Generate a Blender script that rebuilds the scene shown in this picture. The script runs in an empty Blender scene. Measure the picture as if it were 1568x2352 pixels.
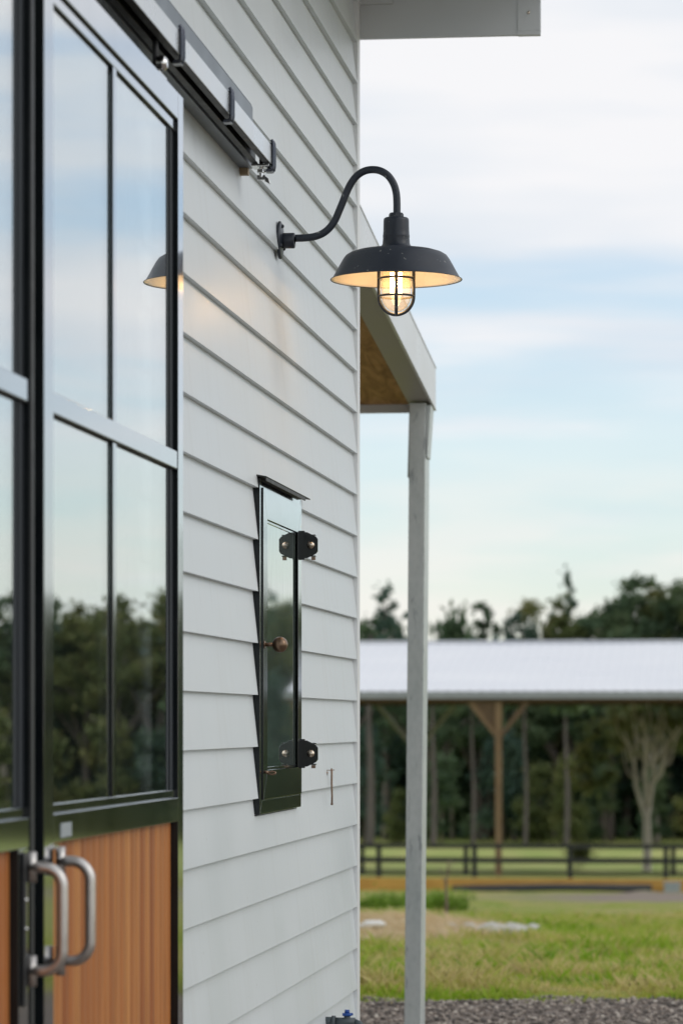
import bpy, bmesh, math, random
import numpy as np
from mathutils import Vector, Matrix, noise as mnoise
random.seed(7); np.random.seed(7)
R = math.radians
sc = bpy.context.scene

# ------------------------------------------------------------------ camera
CAM = Vector((1.40, -12.20, 1.50))
cam_d = bpy.data.cameras.new("camera"); cam = bpy.data.objects.new("camera", cam_d)
sc.collection.objects.link(cam); sc.camera = cam
cam.location = CAM
cam.rotation_euler = (R(90), 0, math.atan(914/7700))
cam_d.sensor_fit = 'HORIZONTAL'; cam_d.sensor_width = 24.0
cam_d.lens = 7700/1568*24; cam_d.shift_y = 484/1568
cam_d.clip_start = 0.1; cam_d.clip_end = 3000
cam_d.dof.use_dof = True; cam_d.dof.focus_distance = 10.15; cam_d.dof.aperture_fstop = 5.0
cam_d.dof.aperture_blades = 9

# ------------------------------------------------------------------ sky, sun, exposure
SUN_EL, SUN_AZ = R(32), R(98)      # azimuth measured clockwise from +Y
world = bpy.data.worlds.new("World"); sc.world = world; world.use_nodes = True
nt = world.node_tree; N = nt.nodes; L = nt.links
for n in list(N): N.remove(n)
wo = N.new('ShaderNodeOutputWorld'); bg = N.new('ShaderNodeBackground')
sky = N.new('ShaderNodeTexSky'); sky.sky_type = 'NISHITA'; sky.sun_disc = False
sky.sun_elevation = SUN_EL; sky.sun_rotation = SUN_AZ; sky.air_density = 1.0; sky.dust_density = 0.6
tc = N.new('ShaderNodeTexCoord')
def nd(tree, t, **kw):
    n = tree.nodes.new(t)
    for k, v in kw.items(): setattr(n, k, v)
    return n
mp = nd(nt, 'ShaderNodeMapping'); mp.inputs['Scale'].default_value = (3.0, 3.0, 24.0); mp.inputs['Location'].default_value = (0.4, 0.1, 0.75)
mp.inputs['Rotation'].default_value = (R(3), R(-2), 0)
L.new(tc.outputs['Generated'], mp.inputs['Vector'])
n1 = nd(nt, 'ShaderNodeTexNoise'); n1.inputs['Scale'].default_value = 1.25; n1.inputs['Detail'].default_value = 8; n1.inputs['Roughness'].default_value = 0.56
n1.inputs['Distortion'].default_value = 0.4
L.new(mp.outputs[0], n1.inputs['Vector'])
sx = nd(nt, 'ShaderNodeSeparateXYZ'); L.new(tc.outputs['Generated'], sx.inputs[0])
# more cover higher up, thinner near the horizon
mr = nd(nt, 'ShaderNodeMapRange'); mr.inputs['From Min'].default_value = 0.03; mr.inputs['From Max'].default_value = 0.19
mr.inputs['To Min'].default_value = -0.10; mr.inputs['To Max'].default_value = 0.16
L.new(sx.outputs['Z'], mr.inputs['Value'])
ad = nd(nt, 'ShaderNodeMath', operation='ADD'); L.new(n1.outputs['Fac'], ad.inputs[0]); L.new(mr.outputs[0], ad.inputs[1])
cr = nd(nt, 'ShaderNodeMapRange'); cr.interpolation_type = 'SMOOTHSTEP'
cr.inputs['From Min'].default_value = 0.40; cr.inputs['From Max'].default_value = 0.62
cr.inputs['To Min'].default_value = 0.36; cr.inputs['To Max'].default_value = 1.0
L.new(ad.outputs[0], cr.inputs['Value'])
sm = nd(nt, 'ShaderNodeMix', data_type='RGBA', blend_type='MULTIPLY'); sm.inputs[0].default_value = 1.0
sm.inputs[7].default_value = (1.52, 1.62, 1.72, 1)
L.new(sky.outputs[0], sm.inputs[6])
mp2 = nd(nt, 'ShaderNodeMapping'); mp2.inputs['Scale'].default_value = (4.0, 4.0, 22.0); mp2.inputs['Location'].default_value = (5.4, 2.1, 1.0)
L.new(tc.outputs['Generated'], mp2.inputs['Vector'])
n2 = nd(nt, 'ShaderNodeTexNoise'); n2.inputs['Scale'].default_value = 1.6; n2.inputs['Detail'].default_value = 3
L.new(mp2.outputs[0], n2.inputs['Vector'])
cc = nd(nt, 'ShaderNodeMix', data_type='RGBA')     # cloud bodies: bright tops, greyer bellies
cc.inputs[6].default_value = (7.6, 8.2, 8.9, 1); cc.inputs[7].default_value = (9.3, 9.3, 9.5, 1)
cr2 = nd(nt, 'ShaderNodeMapRange'); cr2.inputs['From Min'].default_value = 0.38; cr2.inputs['From Max'].default_value = 0.62
L.new(n2.outputs['Fac'], cr2.inputs['Value']); L.new(cr2.outputs[0], cc.inputs[0])
mx = nd(nt, 'ShaderNodeMix', data_type='RGBA')
L.new(cr.outputs[0], mx.inputs[0]); L.new(sm.outputs[2], mx.inputs[6]); L.new(cc.outputs[2], mx.inputs[7])
lowr = nd(nt, 'ShaderNodeMapRange'); lowr.inputs['From Min'].default_value = 0.0; lowr.inputs['From Max'].default_value = 0.10
lowr.inputs['To Min'].default_value = 1.0; lowr.inputs['To Max'].default_value = 0.0; L.new(sx.outputs['Z'], lowr.inputs['Value'])
n3 = nd(nt, 'ShaderNodeTexNoise'); n3.inputs['Scale'].default_value = 2.2; n3.inputs['Detail'].default_value = 6; L.new(mp2.outputs[0], n3.inputs['Vector'])
st3 = nd(nt, 'ShaderNodeMapRange'); st3.inputs['From Min'].default_value = .46; st3.inputs['From Max'].default_value = .60; L.new(n3.outputs['Fac'], st3.inputs['Value'])
lm = nd(nt, 'ShaderNodeMath', operation='MULTIPLY'); L.new(lowr.outputs[0], lm.inputs[0]); L.new(st3.outputs[0], lm.inputs[1])
mx3 = nd(nt, 'ShaderNodeMix', data_type='RGBA'); mx3.inputs[7].default_value = (9.6, 9.2, 8.8, 1); L.new(lm.outputs[0], mx3.inputs[0]); L.new(mx.outputs[2], mx3.inputs[6])
L.new(mx3.outputs[2], bg.inputs['Color']); bg.inputs['Strength'].default_value = 0.10
L.new(bg.outputs[0], wo.inputs[0])

sl = bpy.data.lights.new("sun", 'SUN'); so = bpy.data.objects.new("sun", sl); sc.collection.objects.link(so)
sl.energy = 0.5; sl.angle = R(32); sl.color = (1.0, 0.93, 0.84)
sd = Vector((math.sin(SUN_AZ)*math.cos(SUN_EL), math.cos(SUN_AZ)*math.cos(SUN_EL), math.sin(SUN_EL)))
so.rotation_euler = sd.to_track_quat('Z', 'Y').to_euler(); so.location = (20, 0, 30)

sc.view_settings.view_transform = 'Standard'; sc.view_settings.look = 'None'
sc.view_settings.exposure = 0.0; sc.view_settings.gamma = 1.0; sc.view_settings.use_curve_mapping = False
sc.cycles.use_denoising = True
sc.cycles.max_bounces = 8; sc.cycles.transparent_max_bounces = 16
sc.cycles.caustics_reflective = False; sc.cycles.caustics_refractive = False
sc.cycles.sample_clamp_indirect = 6

# ------------------------------------------------------------------ materials
class Mat:
    def __init__(s, name, col=(.5,.5,.5), rough=.5, metal=0.0, spec=.5):
        s.m = bpy.data.materials.new(name); s.m.use_nodes = True; s.t = s.m.node_tree
        s.b = s.t.nodes['Principled BSDF']
        s.b.inputs['Base Color'].default_value = (*col, 1); s.b.inputs['Roughness'].default_value = rough
        s.b.inputs['Metallic'].default_value = metal; s.b.inputs['Specular IOR Level'].default_value = spec
        s.col = col
    def coords(s, scale=(1,1,1), kind='Object'):
        c = s.t.nodes.new('ShaderNodeTexCoord'); m = s.t.nodes.new('ShaderNodeMapping')
        m.inputs['Scale'].default_value = scale; s.t.links.new(c.outputs[kind], m.inputs[0]); return m.outputs[0]
    def geo(s, scale=(1,1,1)):
        c = s.t.nodes.new('ShaderNodeNewGeometry'); m = s.t.nodes.new('ShaderNodeMapping')
        m.inputs['Scale'].default_value = scale; s.t.links.new(c.outputs['Position'], m.inputs[0]); return m.outputs[0]
    def noise(s, vec, sc_=5, det=4, rough=.5, dist=0):
        n = s.t.nodes.new('ShaderNodeTexNoise'); n.inputs['Scale'].default_value = sc_; n.inputs['Detail'].default_value = det
        n.inputs['Roughness'].default_value = rough; n.inputs['Distortion'].default_value = dist
        s.t.links.new(vec, n.inputs['Vector']); return n.outputs['Fac']
    def ramp(s, fac, stops):
        r = s.t.nodes.new('ShaderNodeValToRGB'); e = r.color_ramp.elements
        while len(e) < len(stops): e.new(.5)
        for i, (p, c) in enumerate(stops):
            e[i].position = p; e[i].color = (*c, 1) if len(c) == 3 else c
        s.t.links.new(fac, r.inputs[0]); return r.outputs[0]
    def mixc(s, fac, a, b, mode='MIX'):
        n = s.t.nodes.new('ShaderNodeMix'); n.data_type = 'RGBA'; n.blend_type = mode
        for i, v in ((0, fac), (6, a), (7, b)):
            if hasattr(v, 'is_linked') or isinstance(v, bpy.types.NodeSocket): s.t.links.new(v, n.inputs[i])
            elif i == 0: n.inputs[0].default_value = v
            else: n.inputs[i].default_value = (*v, 1)
        return n.outputs[2]
    def rng(s, v, a, b, c, d):
        n = s.t.nodes.new('ShaderNodeMapRange'); s.t.links.new(v, n.inputs[0])
        for i, x in enumerate((a, b, c, d)): n.inputs[i+1].default_value = x
        return n.outputs[0]
    def base(s, o): s.t.links.new(o, s.b.inputs['Base Color']); return s
    def rgh(s, o): s.t.links.new(o, s.b.inputs['Roughness']); return s
    def bump(s, h, strength=.3, dist=.01):
        n = s.t.nodes.new('ShaderNodeBump'); n.inputs['Strength'].default_value = strength; n.inputs['Distance'].default_value = dist
        s.t.links.new(h, n.inputs['Height']); s.t.links.new(n.outputs[0], s.b.inputs['Normal']); return s

def mottled(name, c0, c1, scale=4, rough=(.4, .55), bump=0, bscale=60, metal=0, stretch=(1,1,1), det=5, spec=.5, bd=.002):
    m = Mat(name, c0, rough[0], metal, spec)
    v = m.coords(stretch); f = m.noise(v, scale, det)
    m.base(m.ramp(f, [(.3, c0), (.7, c1)])); m.rgh(m.rng(f, .3, .7, rough[0], rough[1]))
    if bump: m.bump(m.noise(v, bscale, 4), bump, bd)
    return m
# painted weatherboard
wb = Mat('weatherboard_paint', (.72,.73,.72), .42)
v = wb.coords((1, 1, 1)); f = wb.noise(v, 1.3, 6, .6)
f2 = wb.noise(wb.coords((30, 2.0, 45)), 6, 3, .6)
spk = wb.noise(v, 42, 2, .5)
c = wb.ramp(f, [(.3, (.675,.725,.75)), (.72, (.73,.77,.79))])
c = wb.mixc(wb.rng(spk, .76, .80, 0, .5), c, (.25,.24,.20))
scr = wb.noise(wb.coords((.5, 26, 1.6)), 3.2, 2, .4); c = wb.mixc(wb.rng(scr, .735, .75, 0, .28), c, (.36,.35,.32))
drip = wb.noise(wb.coords((1, 7, .45)), 2.1, 5, .6); c = wb.mixc(wb.rng(drip, .52, .80, 0, .22), c, (.50,.51,.48))
wb.base(c); wb.rgh(wb.rng(f, .3, .7, .34, .5)); wb.bump(f2, .12, .0012)
M_board = wb.m
M_trim = mottled('trim_paint', (.80,.82,.83), (.84,.85,.85), 3, (.35,.5), .1, 30).m
M_eave = mottled('fascia_paint', (.60,.63,.64), (.65,.675,.68), 2.5, (.35,.5), .1, 30).m
M_fascia = mottled('fascia_steel', (.70,.73,.74), (.76,.78,.79), 2.5, (.25,.4), .05, 20).m
bs = Mat('black_steel', (.010,.013,.016), .16, 0, .28); v = bs.coords()
f = bs.noise(v, 7, 5); bs.base(bs.ramp(f, [(.3, (.008,.011,.013)), (.8, (.02,.024,.026))])); bs.rgh(bs.rng(f, .3, .75, .10, .22)); bs.bump(bs.noise(v, 90, 2), .04, .001)
def sheen(mat, f0, p, rough, tint=(.93,.96,1.0)):
    # clear gloss over the paint, rising towards grazing angles
    t = mat.m.node_tree if isinstance(mat, Mat) else mat.node_tree
    o = t.nodes['Material Output']; src = o.inputs[0].links[0].from_socket
    lw = t.nodes.new('ShaderNodeLayerWeight'); lw.inputs[0].default_value = .5
    pw_ = t.nodes.new('ShaderNodeMath'); pw_.operation = 'POWER'; t.links.new(lw.outputs['Facing'], pw_.inputs[0]); pw_.inputs[1].default_value = p
    mr_ = t.nodes.new('ShaderNodeMapRange'); t.links.new(pw_.outputs[0], mr_.inputs[0]); mr_.inputs[3].default_value = f0; mr_.inputs[4].default_value = 1.0
    gl = t.nodes.new('ShaderNodeBsdfGlossy'); gl.inputs['Color'].default_value = (*tint, 1); gl.inputs['Roughness'].default_value = rough
    mx_ = t.nodes.new('ShaderNodeMixShader'); t.links.new(mr_.outputs[0], mx_.inputs[0]); t.links.new(src, mx_.inputs[1]); t.links.new(gl.outputs[0], mx_.inputs[2]); t.links.new(mx_.outputs[0], o.inputs[0])
sheen(bs, .0, 2.6, .07)
M_black = bs.m
M_matte = mottled('matte_black', (.012,.013,.015), (.03,.032,.036), 20, (.45,.6)).m
M_seal = mottled('slate_glazing_seal', (.010,.015,.021), (.018,.024,.032), 8, (.62,.72)).m
M_header = mottled('grey_header_paint', (.16,.19,.23), (.19,.22,.26), 4, (.35,.5)).m
M_rail = mottled('zinc_rail', (.62,.63,.63), (.72,.72,.72), 9, (.22,.38), 0, 60, .85).m
M_chrome = mottled('chrome', (.7,.7,.7), (.85,.85,.84), 9, (.08,.2), 0, 60, 1.0).m
M_bracket = mottled('bracket_steel', (.05,.06,.08), (.10,.11,.14), 12, (.16,.28), 0, 60, .6).m
M_handle = mottled('brushed_nickel', (.58,.555,.53), (.68,.65,.62), 30, (.30,.42), .06, 200, .9).m
M_bronze = mottled('aged_bronze', (.20,.135,.09), (.30,.20,.14), 20, (.28,.42), .05, 90, .85).m
M_bolt = mottled('nickel_bolt', (.55,.47,.38), (.7,.62,.52), 40, (.15,.3), 0, 60, 1.0).m
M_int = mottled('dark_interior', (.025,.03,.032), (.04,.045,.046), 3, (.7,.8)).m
# cedar lining boards
wd = Mat('cedar', (.4,.18,.08), .5, 0, .35); v = wd.coords((6, 14, .55)); g = wd.noise(v, 5, 6, .62, .6)
sp3 = wd.t.nodes.new('ShaderNodeSeparateXYZ'); wd.t.links.new(wd.coords((1, 1, 1)), sp3.inputs[0])
def mth(t, op, a, b=None):
    n = t.nodes.new('ShaderNodeMath'); n.operation = op; t.links.new(a, n.inputs[0])
    if b is not None: n.inputs[1].default_value = b
    return n.outputs[0]
fl_ = mth(wd.t, 'FLOOR', mth(wd.t, 'DIVIDE', mth(wd.t, 'ADD', sp3.outputs['Y'], 5.981), .0615))
wn = wd.t.nodes.new('ShaderNodeTexWhiteNoise'); wn.noise_dimensions = '1D'; wd.t.links.new(fl_, wn.inputs['W'])
tone = wd.ramp(wn.outputs['Value'], [(0, (.38,.115,.026)), (.3, (.55,.205,.050)), (.6, (.44,.145,.036)), (1.0, (.60,.25,.068))])
gr_ = wd.ramp(g, [(.25, (.62,.56,.50)), (.5, (.95,.95,.95)), (.75, (1.2,1.2,1.15))])
wd.base(wd.mixc(1.0, tone, gr_, 'MULTIPLY')); wd.bump(g, .15, .001)
M_cedar = wd.m
# plywood ceiling
pw = Mat('ply_ceiling', (.4,.25,.12), .6, 0, .3); g = pw.noise(pw.coords((5, .9, 1)), 3.2, 6, .6, 1.2)
pw.base(pw.ramp(g, [(.3, (.30,.15,.045)), (.55, (.54,.30,.11)), (.75, (.66,.40,.17))])); M_ply = pw.m
# galvanised post
gv = Mat('galvanised_steel', (.5,.52,.52), .4, .35, .5); vo = gv.t.nodes.new('ShaderNodeTexVoronoi'); vo.inputs['Scale'].default_value = 45
gv.t.links.new(gv.coords((1,1,.7)), vo.inputs['Vector']); f = gv.noise(gv.coords((1.6,1.6,.5)), 3.2, 6, .65)
sp = gv.noise(gv.coords((9,9,2.2)), 4, 4, .6)
c = gv.mixc(.22, gv.ramp(f, [(.28, (.52,.57,.56)), (.55, (.64,.68,.67)), (.8, (.70,.73,.72))]), gv.rng(vo.outputs['Distance'], 0, .8, .2, .8), 'SOFT_LIGHT')
c = gv.mixc(gv.rng(sp, .60, .70, 0, .6), c, (.22,.25,.27)); gv.base(c); gv.rgh(gv.rng(f, .3, .7, .34, .55)); M_galv = gv.m
# lamp
lp = Mat('lamp_powder_coat', (.016,.021,.029), .42, 0, .5); v = lp.coords(); s1 = lp.noise(v, 55, 2); f = lp.noise(v, 8, 4)
c = lp.ramp(f, [(.3, (.015,.021,.033)), (.75, (.030,.038,.054))])
c = lp.mixc(lp.rng(s1, .70, .73, 0, .55), c, (.35,.36,.34)); lp.base(c); lp.rgh(lp.rng(f, .3, .7, .36, .5)); M_lamp = lp.m
M_enamel = mottled('cream_enamel', (.80,.76,.66), (.84,.80,.72), 6, (.22,.35)).m

def glass(name, ior, tint=(1,1,1), dust=0.0, dustcol=(.35,.42,.40), rough=0.0, gtint=(.95,.97,.97)):
    m = bpy.data.materials.new(name); m.use_nodes = True; t = m.node_tree
    for n in list(t.nodes): t.nodes.remove(n)
    o = t.nodes.new('ShaderNodeOutputMaterial'); 
    lw = t.nodes.new('ShaderNodeLayerWeight'); lw.inputs[0].default_value = .5
    pw_ = t.nodes.new('ShaderNodeMath'); pw_.operation = 'POWER'; t.links.new(lw.outputs['Facing'], pw_.inputs[0]); pw_.inputs[1].default_value = ior
    fr = t.nodes.new('ShaderNodeMapRange'); t.links.new(pw_.outputs[0], fr.inputs[0]); fr.inputs[3].default_value = .06; fr.inputs[4].default_value = 1.0
    tr = t.nodes.new('ShaderNodeBsdfTransparent'); tr.inputs[0].default_value = (*tint, 1)
    gl = t.nodes.new('ShaderNodeBsdfGlossy'); gl.inputs['Color'].default_value = (*gtint, 1); gl.inputs['Roughness'].default_value = rough
    mx = t.nodes.new('ShaderNodeMixShader'); t.links.new(fr.outputs[0], mx.inputs[0]); t.links.new(tr.outputs[0], mx.inputs[1]); t.links.new(gl.outputs[0], mx.inputs[2])
    out = mx.outputs[0]
    if dust:
        df = t.nodes.new('ShaderNodeBsdfDiffuse'); df.inputs[0].default_value = (*dustcol, 1)
        tcn = t.nodes.new('ShaderNodeTexCoord'); mpp = t.nodes.new('ShaderNodeMapping'); mpp.inputs['Scale'].default_value = (1, 22, .8)
        t.links.new(tcn.outputs['Object'], mpp.inputs[0]); nn = t.nodes.new('ShaderNodeTexNoise'); nn.inputs['Scale'].default_value = 7; nn.inputs['Detail'].default_value = 5
        t.links.new(mpp.outputs[0], nn.inputs['Vector']); r = t.nodes.new('ShaderNodeMapRange'); r.inputs[1].default_value = .3; r.inputs[2].default_value = .75
        r.inputs[3].default_value = dust*.35; r.inputs[4].default_value = dust; t.links.new(nn.outputs['Fac'], r.inputs[0])
        m2 = t.nodes.new('ShaderNodeMixShader'); t.links.new(r.outputs[0], m2.inputs[0]); t.links.new(out, m2.inputs[1]); t.links.new(df.outputs[0], m2.inputs[2]); out = m2.outputs[0]
    t.links.new(out, o.inputs[0]); return m
M_glass = glass('door_glass', 1.5, (.9,.93,.92), .02)
M_hglass = glass('hatch_glass', .9, (.7,.78,.78), .20, (.22,.28,.26), .02)
M_jar = glass('lamp_glass', 4.0, (.97,.93,.86), .11, (.75,.62,.42))
def emit(name, col, st):
    m = bpy.data.materials.new(name); m.use_nodes = True; b = m.node_tree.nodes['Principled BSDF']
    b.inputs['Base Color'].default_value = (*col, 1); b.inputs['Emission Color'].default_value = (*col, 1); b.inputs['Emission Strength'].default_value = st; return m
M_fil = emit('glowing_filament', (1.0, .72, .36), 15)

# ------------------------------------------------------------------ mesh helpers
COL = sc.collection
class MB:
    def __init__(s): s.v = []; s.f = []; s.mi = []; s.sm = []
    def add(s, vs, fs, mi=0, smooth=False):
        o = len(s.v); s.v += [tuple(p) for p in vs]; s.f += [tuple(i+o for i in f) for f in fs]; s.mi += [mi]*len(fs); s.sm += [smooth]*len(fs); return s
    def box(s, x0, x1, y0, y1, z0, z1, mi=0):
        return s.add([(x0,y0,z0),(x1,y0,z0),(x1,y1,z0),(x0,y1,z0),(x0,y0,z1),(x1,y0,z1),(x1,y1,z1),(x0,y1,z1)],
                     [(0,3,2,1),(4,5,6,7),(0,1,5,4),(1,2,6,5),(2,3,7,6),(3,0,4,7)], mi)
    def hexa(s, p, mi=0):      # 8 points, bottom ring then top ring
        return s.add(p, [(0,3,2,1),(4,5,6,7),(0,1,5,4),(1,2,6,5),(2,3,7,6),(3,0,4,7)], mi)
    def prism(s, poly, axis, a, b, mi=0):     # poly in the two other axes
        n = len(poly)
        def P(u, w, t):
            return {'x': (t,u,w), 'y': (u,t,w), 'z': (u,w,t)}[axis]
        vs = [P(u,w,a) for u,w in poly] + [P(u,w,b) for u,w in poly]
        fs = [tuple(range(n-1,-1,-1)), tuple(range(n, 2*n))] + [(i,(i+1)%n,n+(i+1)%n,n+i) for i in range(n)]
        return s.add(vs, fs, mi)
    def lathe(s, prof, c, seg=48, mi=0, axis='z', smooth=True, close=False):
        vs = []; fs = []; n = len(prof)
        for k in range(seg):
            a = 2*math.pi*k/seg
            for r, h in prof:
                u, w = r*math.cos(a), r*math.sin(a)
                vs.append({'z': (c[0]+u,c[1]+w,c[2]+h), 'x': (c[0]+h,c[1]+u,c[2]+w), 'y': (c[0]+u,c[1]+h,c[2]+w)}[axis])
        for k in range(seg):
            k2 = (k+1) % seg
            for i in range(n-1 if not close else n):
                j = (i+1) % n
                fs.append((k*n+i, k2*n+i, k2*n+j, k*n+j))
        return s.add(vs, fs, mi, smooth)
    def tube(s, pts, r, seg=14, mi=0, cap=True, close=False):
        pts = [Vector(p) for p in pts]; n = len(pts); rr = r if isinstance(r, (list, tuple)) else [r]*n
        vs = []; fs = []; up = None
        for i, p in enumerate(pts):
            if close: t = pts[(i+1) % n]-pts[i-1]
            else: t = pts[min(i+1, n-1)]-pts[max(i-1, 0)]
            t.normalize()
            if up is None:
                up = Vector((0,0,1)) if abs(t.z) < .9 else Vector((0,1,0))
            a = t.cross(up); a.normalize(); b = a.cross(t); b.normalize(); up = b
            for k in range(seg):
                q = 2*math.pi*k/seg; vs.append(p + a*rr[i]*math.cos(q) + b*rr[i]*math.sin(q))
        for i in range(n if close else n-1):
            j = (i+1) % n
            for k in range(seg): fs.append((i*seg+k, i*seg+(k+1)%seg, j*seg+(k+1)%seg, j*seg+k))
        s.add(vs, fs, mi, True)
        if cap and not close:
            o = len(s.v)-len(vs); s.f.append(tuple(o+k for k in range(seg-1,-1,-1))); s.f.append(tuple(o+(n-1)*seg+k for k in range(seg))); s.mi += [mi]*2; s.sm += [False]*2
        return s
    def ball(s, c, r, seg=20, rings=12, mi=0, sq=(1,1,1)):
        prof = [(math.sin(math.pi*i/rings)*r, -math.cos(math.pi*i/rings)*r) for i in range(rings+1)]
        t = MB().lathe([(max(a,1e-5),b) for a,b in prof], (0,0,0), seg)
        return s.add([(c[0]+x*sq[0], c[1]+y*sq[1], c[2]+z*sq[2]) for x,y,z in t.v], t.f, mi, True)
    def build(s, name, mats, parent=None, bevel=0, loc=None, seg=2):
        me = bpy.data.meshes.new(name)
        L0 = Vector(loc) if loc is not None else Vector((0,0,0))
        me.from_pydata([Vector(p)-L0 for p in s.v], [], s.f)
        for m in (mats if isinstance(mats, (list, tuple)) else [mats]): me.materials.append(m)
        me.polygons.foreach_set('material_index', s.mi); me.polygons.foreach_set('use_smooth', s.sm)
        bm = bmesh.new(); bm.from_mesh(me); bmesh.ops.recalc_face_normals(bm, faces=bm.faces) if len(s.f) < 20000 else None
        bm.to_mesh(me); bm.free(); me.update()
        o = bpy.data.objects.new(name, me); COL.objects.link(o)
        if parent is not None:
            o.parent = parent; o.location = L0 - WP(parent)
        else: o.location = L0
        WPOS[o.name] = L0
        if bevel:
            b = o.modifiers.new('bevel', 'BEVEL'); b.width = bevel; b.segments = seg; b.limit_method = 'ANGLE'; b.angle_limit = R(35); b.harden_normals = True
        return o
WPOS = {}
def WP(o): return WPOS.get(o.name, Vector((0,0,0)))
def empty(name, loc=(0,0,0), parent=None):
    o = bpy.data.objects.new(name, None); COL.objects.link(o); o.empty_display_size = .2; WPOS[o.name] = Vector(loc)
    o.location = Vector(loc) - (WP(parent) if parent else Vector((0,0,0)))
    if parent: o.parent = parent
    return o
def tag(o, label=None, cat=None, group=None, kind=None):
    if label: o['label'] = label
    if cat: o['category'] = cat
    if group: o['group'] = group
    if kind: o['kind'] = kind
    return o
def copy_tree(o, loc, rot=None, scale=None, label=None):
    c = o.copy(); COL.objects.link(c); c.location = loc
    if rot is not None: c.rotation_euler = (0,0,rot)
    if scale is not None: c.scale = scale
    if label: c['label'] = label
    for ch in o.children:
        d = ch.copy(); COL.objects.link(d); d.parent = c
    return c
def arc(c, r, a0, a1, n, plane='xz', y=0):
    return [(c[0]+r*math.cos(a0+(a1-a0)*i/n), y, c[1]+r*math.sin(a0+(a1-a0)*i/n)) for i in range(n+1)]

# ------------------------------------------------------------------ ground
def gz(x, y):
    D = y + 12.2
    if D < 18: z = 0.0
    elif D < 105.15: z = -(D-18)*.04368
    elif D < 110: z = -3.42-(D-105.15)*.18/4.85
    elif D < 135: z = -3.6-(D-110)*.9/25
    elif D < 200: z = -4.5-(D-135)*1.0/65
    else: z = -5.5
    return z
def gzn(x, y):
    D = y + 12.2; a = 0
    if D > 17.4:
        k = min(1, (D-17.4)/1.2)
        a = k*(.13*mnoise.noise(Vector((x*.45, y*.8, 3.1))) + .06*mnoise.noise(Vector((x*1.5, y*2.6, 9))) + .02*k)
        if D > 95: a *= .3
    return gz(x, y) + a
gr = Mat('ground_cover', (.1,.1,.05), .9, 0, .2)
pos = gr.geo(); sep = gr.t.nodes.new('ShaderNodeSeparateXYZ'); gr.t.links.new(pos, sep.inputs[0])
def math_(t, op, a, b=None):
    n = t.nodes.new('ShaderNodeMath'); n.operation = op
    for i, q in enumerate((a, b)):
        if q is None: continue
        if isinstance(q, bpy.types.NodeSocket): t.links.new(q, n.inputs[i])
        else: n.inputs[i].default_value = q
    return n.outputs[0]
gn = gr.noise(pos, 1.1, 4); edge = math_(gr.t, 'ADD', sep.outputs['Y'], gr.rng(gn, 0, 1, -.5, .5))
is_grass = gr.rng(edge, 5.72, 5.95, 0, 1)
vo = gr.t.nodes.new('ShaderNodeTexVoronoi'); vo.inputs['Scale'].default_value = 42; gr.t.links.new(pos, vo.inputs['Vector'])
gravc = gr.ramp(gr.noise(pos, 48, 3), [(.3, (.09,.075,.065)), (.5, (.20,.165,.14)), (.7, (.34,.29,.25))])
patch = gr.noise(gr.geo((.55, .9, 1)), 1.3, 5, .6)
fine = gr.noise(gr.geo((7, 4, 1)), 6, 4, .6)
gcol = gr.ramp(patch, [(.3, (.20,.30,.03)), (.48, (.32,.36,.06)), (.58, (.44,.38,.14)), (.75, (.50,.42,.20))])
gcol = gr.mixc(gr.rng(fine, .3, .7, 0, .6), gcol, (.07,.085,.018))
# mauve gravel drive at right, in front of the timber edging
m1 = gr.rng(sep.outputs['Y'], 56, 60, 0, 1); m2 = gr.rng(sep.outputs['Y'], 80, 83, 1, 0)
dm = math_(gr.t, 'ADD', sep.outputs['X'], math_(gr.t, 'MULTIPLY', sep.outputs['Y'], .05)); m3 = gr.rng(dm, -1.8, 1.5, 0, .9)
drive = math_(gr.t, 'MULTIPLY', math_(gr.t, 'MULTIPLY', m1, m2), m3)
gcol = gr.mixc(drive, gcol, (.25,.20,.18))
pad = gr.ramp(gr.noise(gr.geo((.25, .05, 1)), 1.5, 4), [(.3, (.28,.36,.09)), (.7, (.42,.42,.15))])
gcol = gr.mixc(gr.rng(sep.outputs['Y'], 92.9, 93.1, 0, 1), gcol, pad)
gr.base(gr.mixc(is_grass, gravc, gcol)); gr.bump(gr.noise(pos, 30, 4), .6, .03)
ys = [-30, -20, -14, 0, 4] + [4.5+.16*i for i in range(120)] + [24+i*1.0 for i in range(69)]+[92.9, 92.96, 94+0, 95, 96, 98, 101, 105, 110, 116] + [122, 140, 160, 187, 230, 400, 1200]
xs = [-600, -150, -60, -25, -14] + [-10+.22*i for i in range(92)] + [12, 16, 25, 40, 60, 120, 300, 800]
g = MB(); nx = len(xs)
for y in ys:
    for x in xs: g.v.append((x, y, gzn(x, y)))
for j in range(len(ys)-1):
    for i in range(nx-1):
        a = j*nx+i; g.f.append((a, a+1, a+nx+1, a+nx)); g.mi.append(0); g.sm.append(True)
tag(g.build('ground', gr.m), kind='structure')

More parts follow.
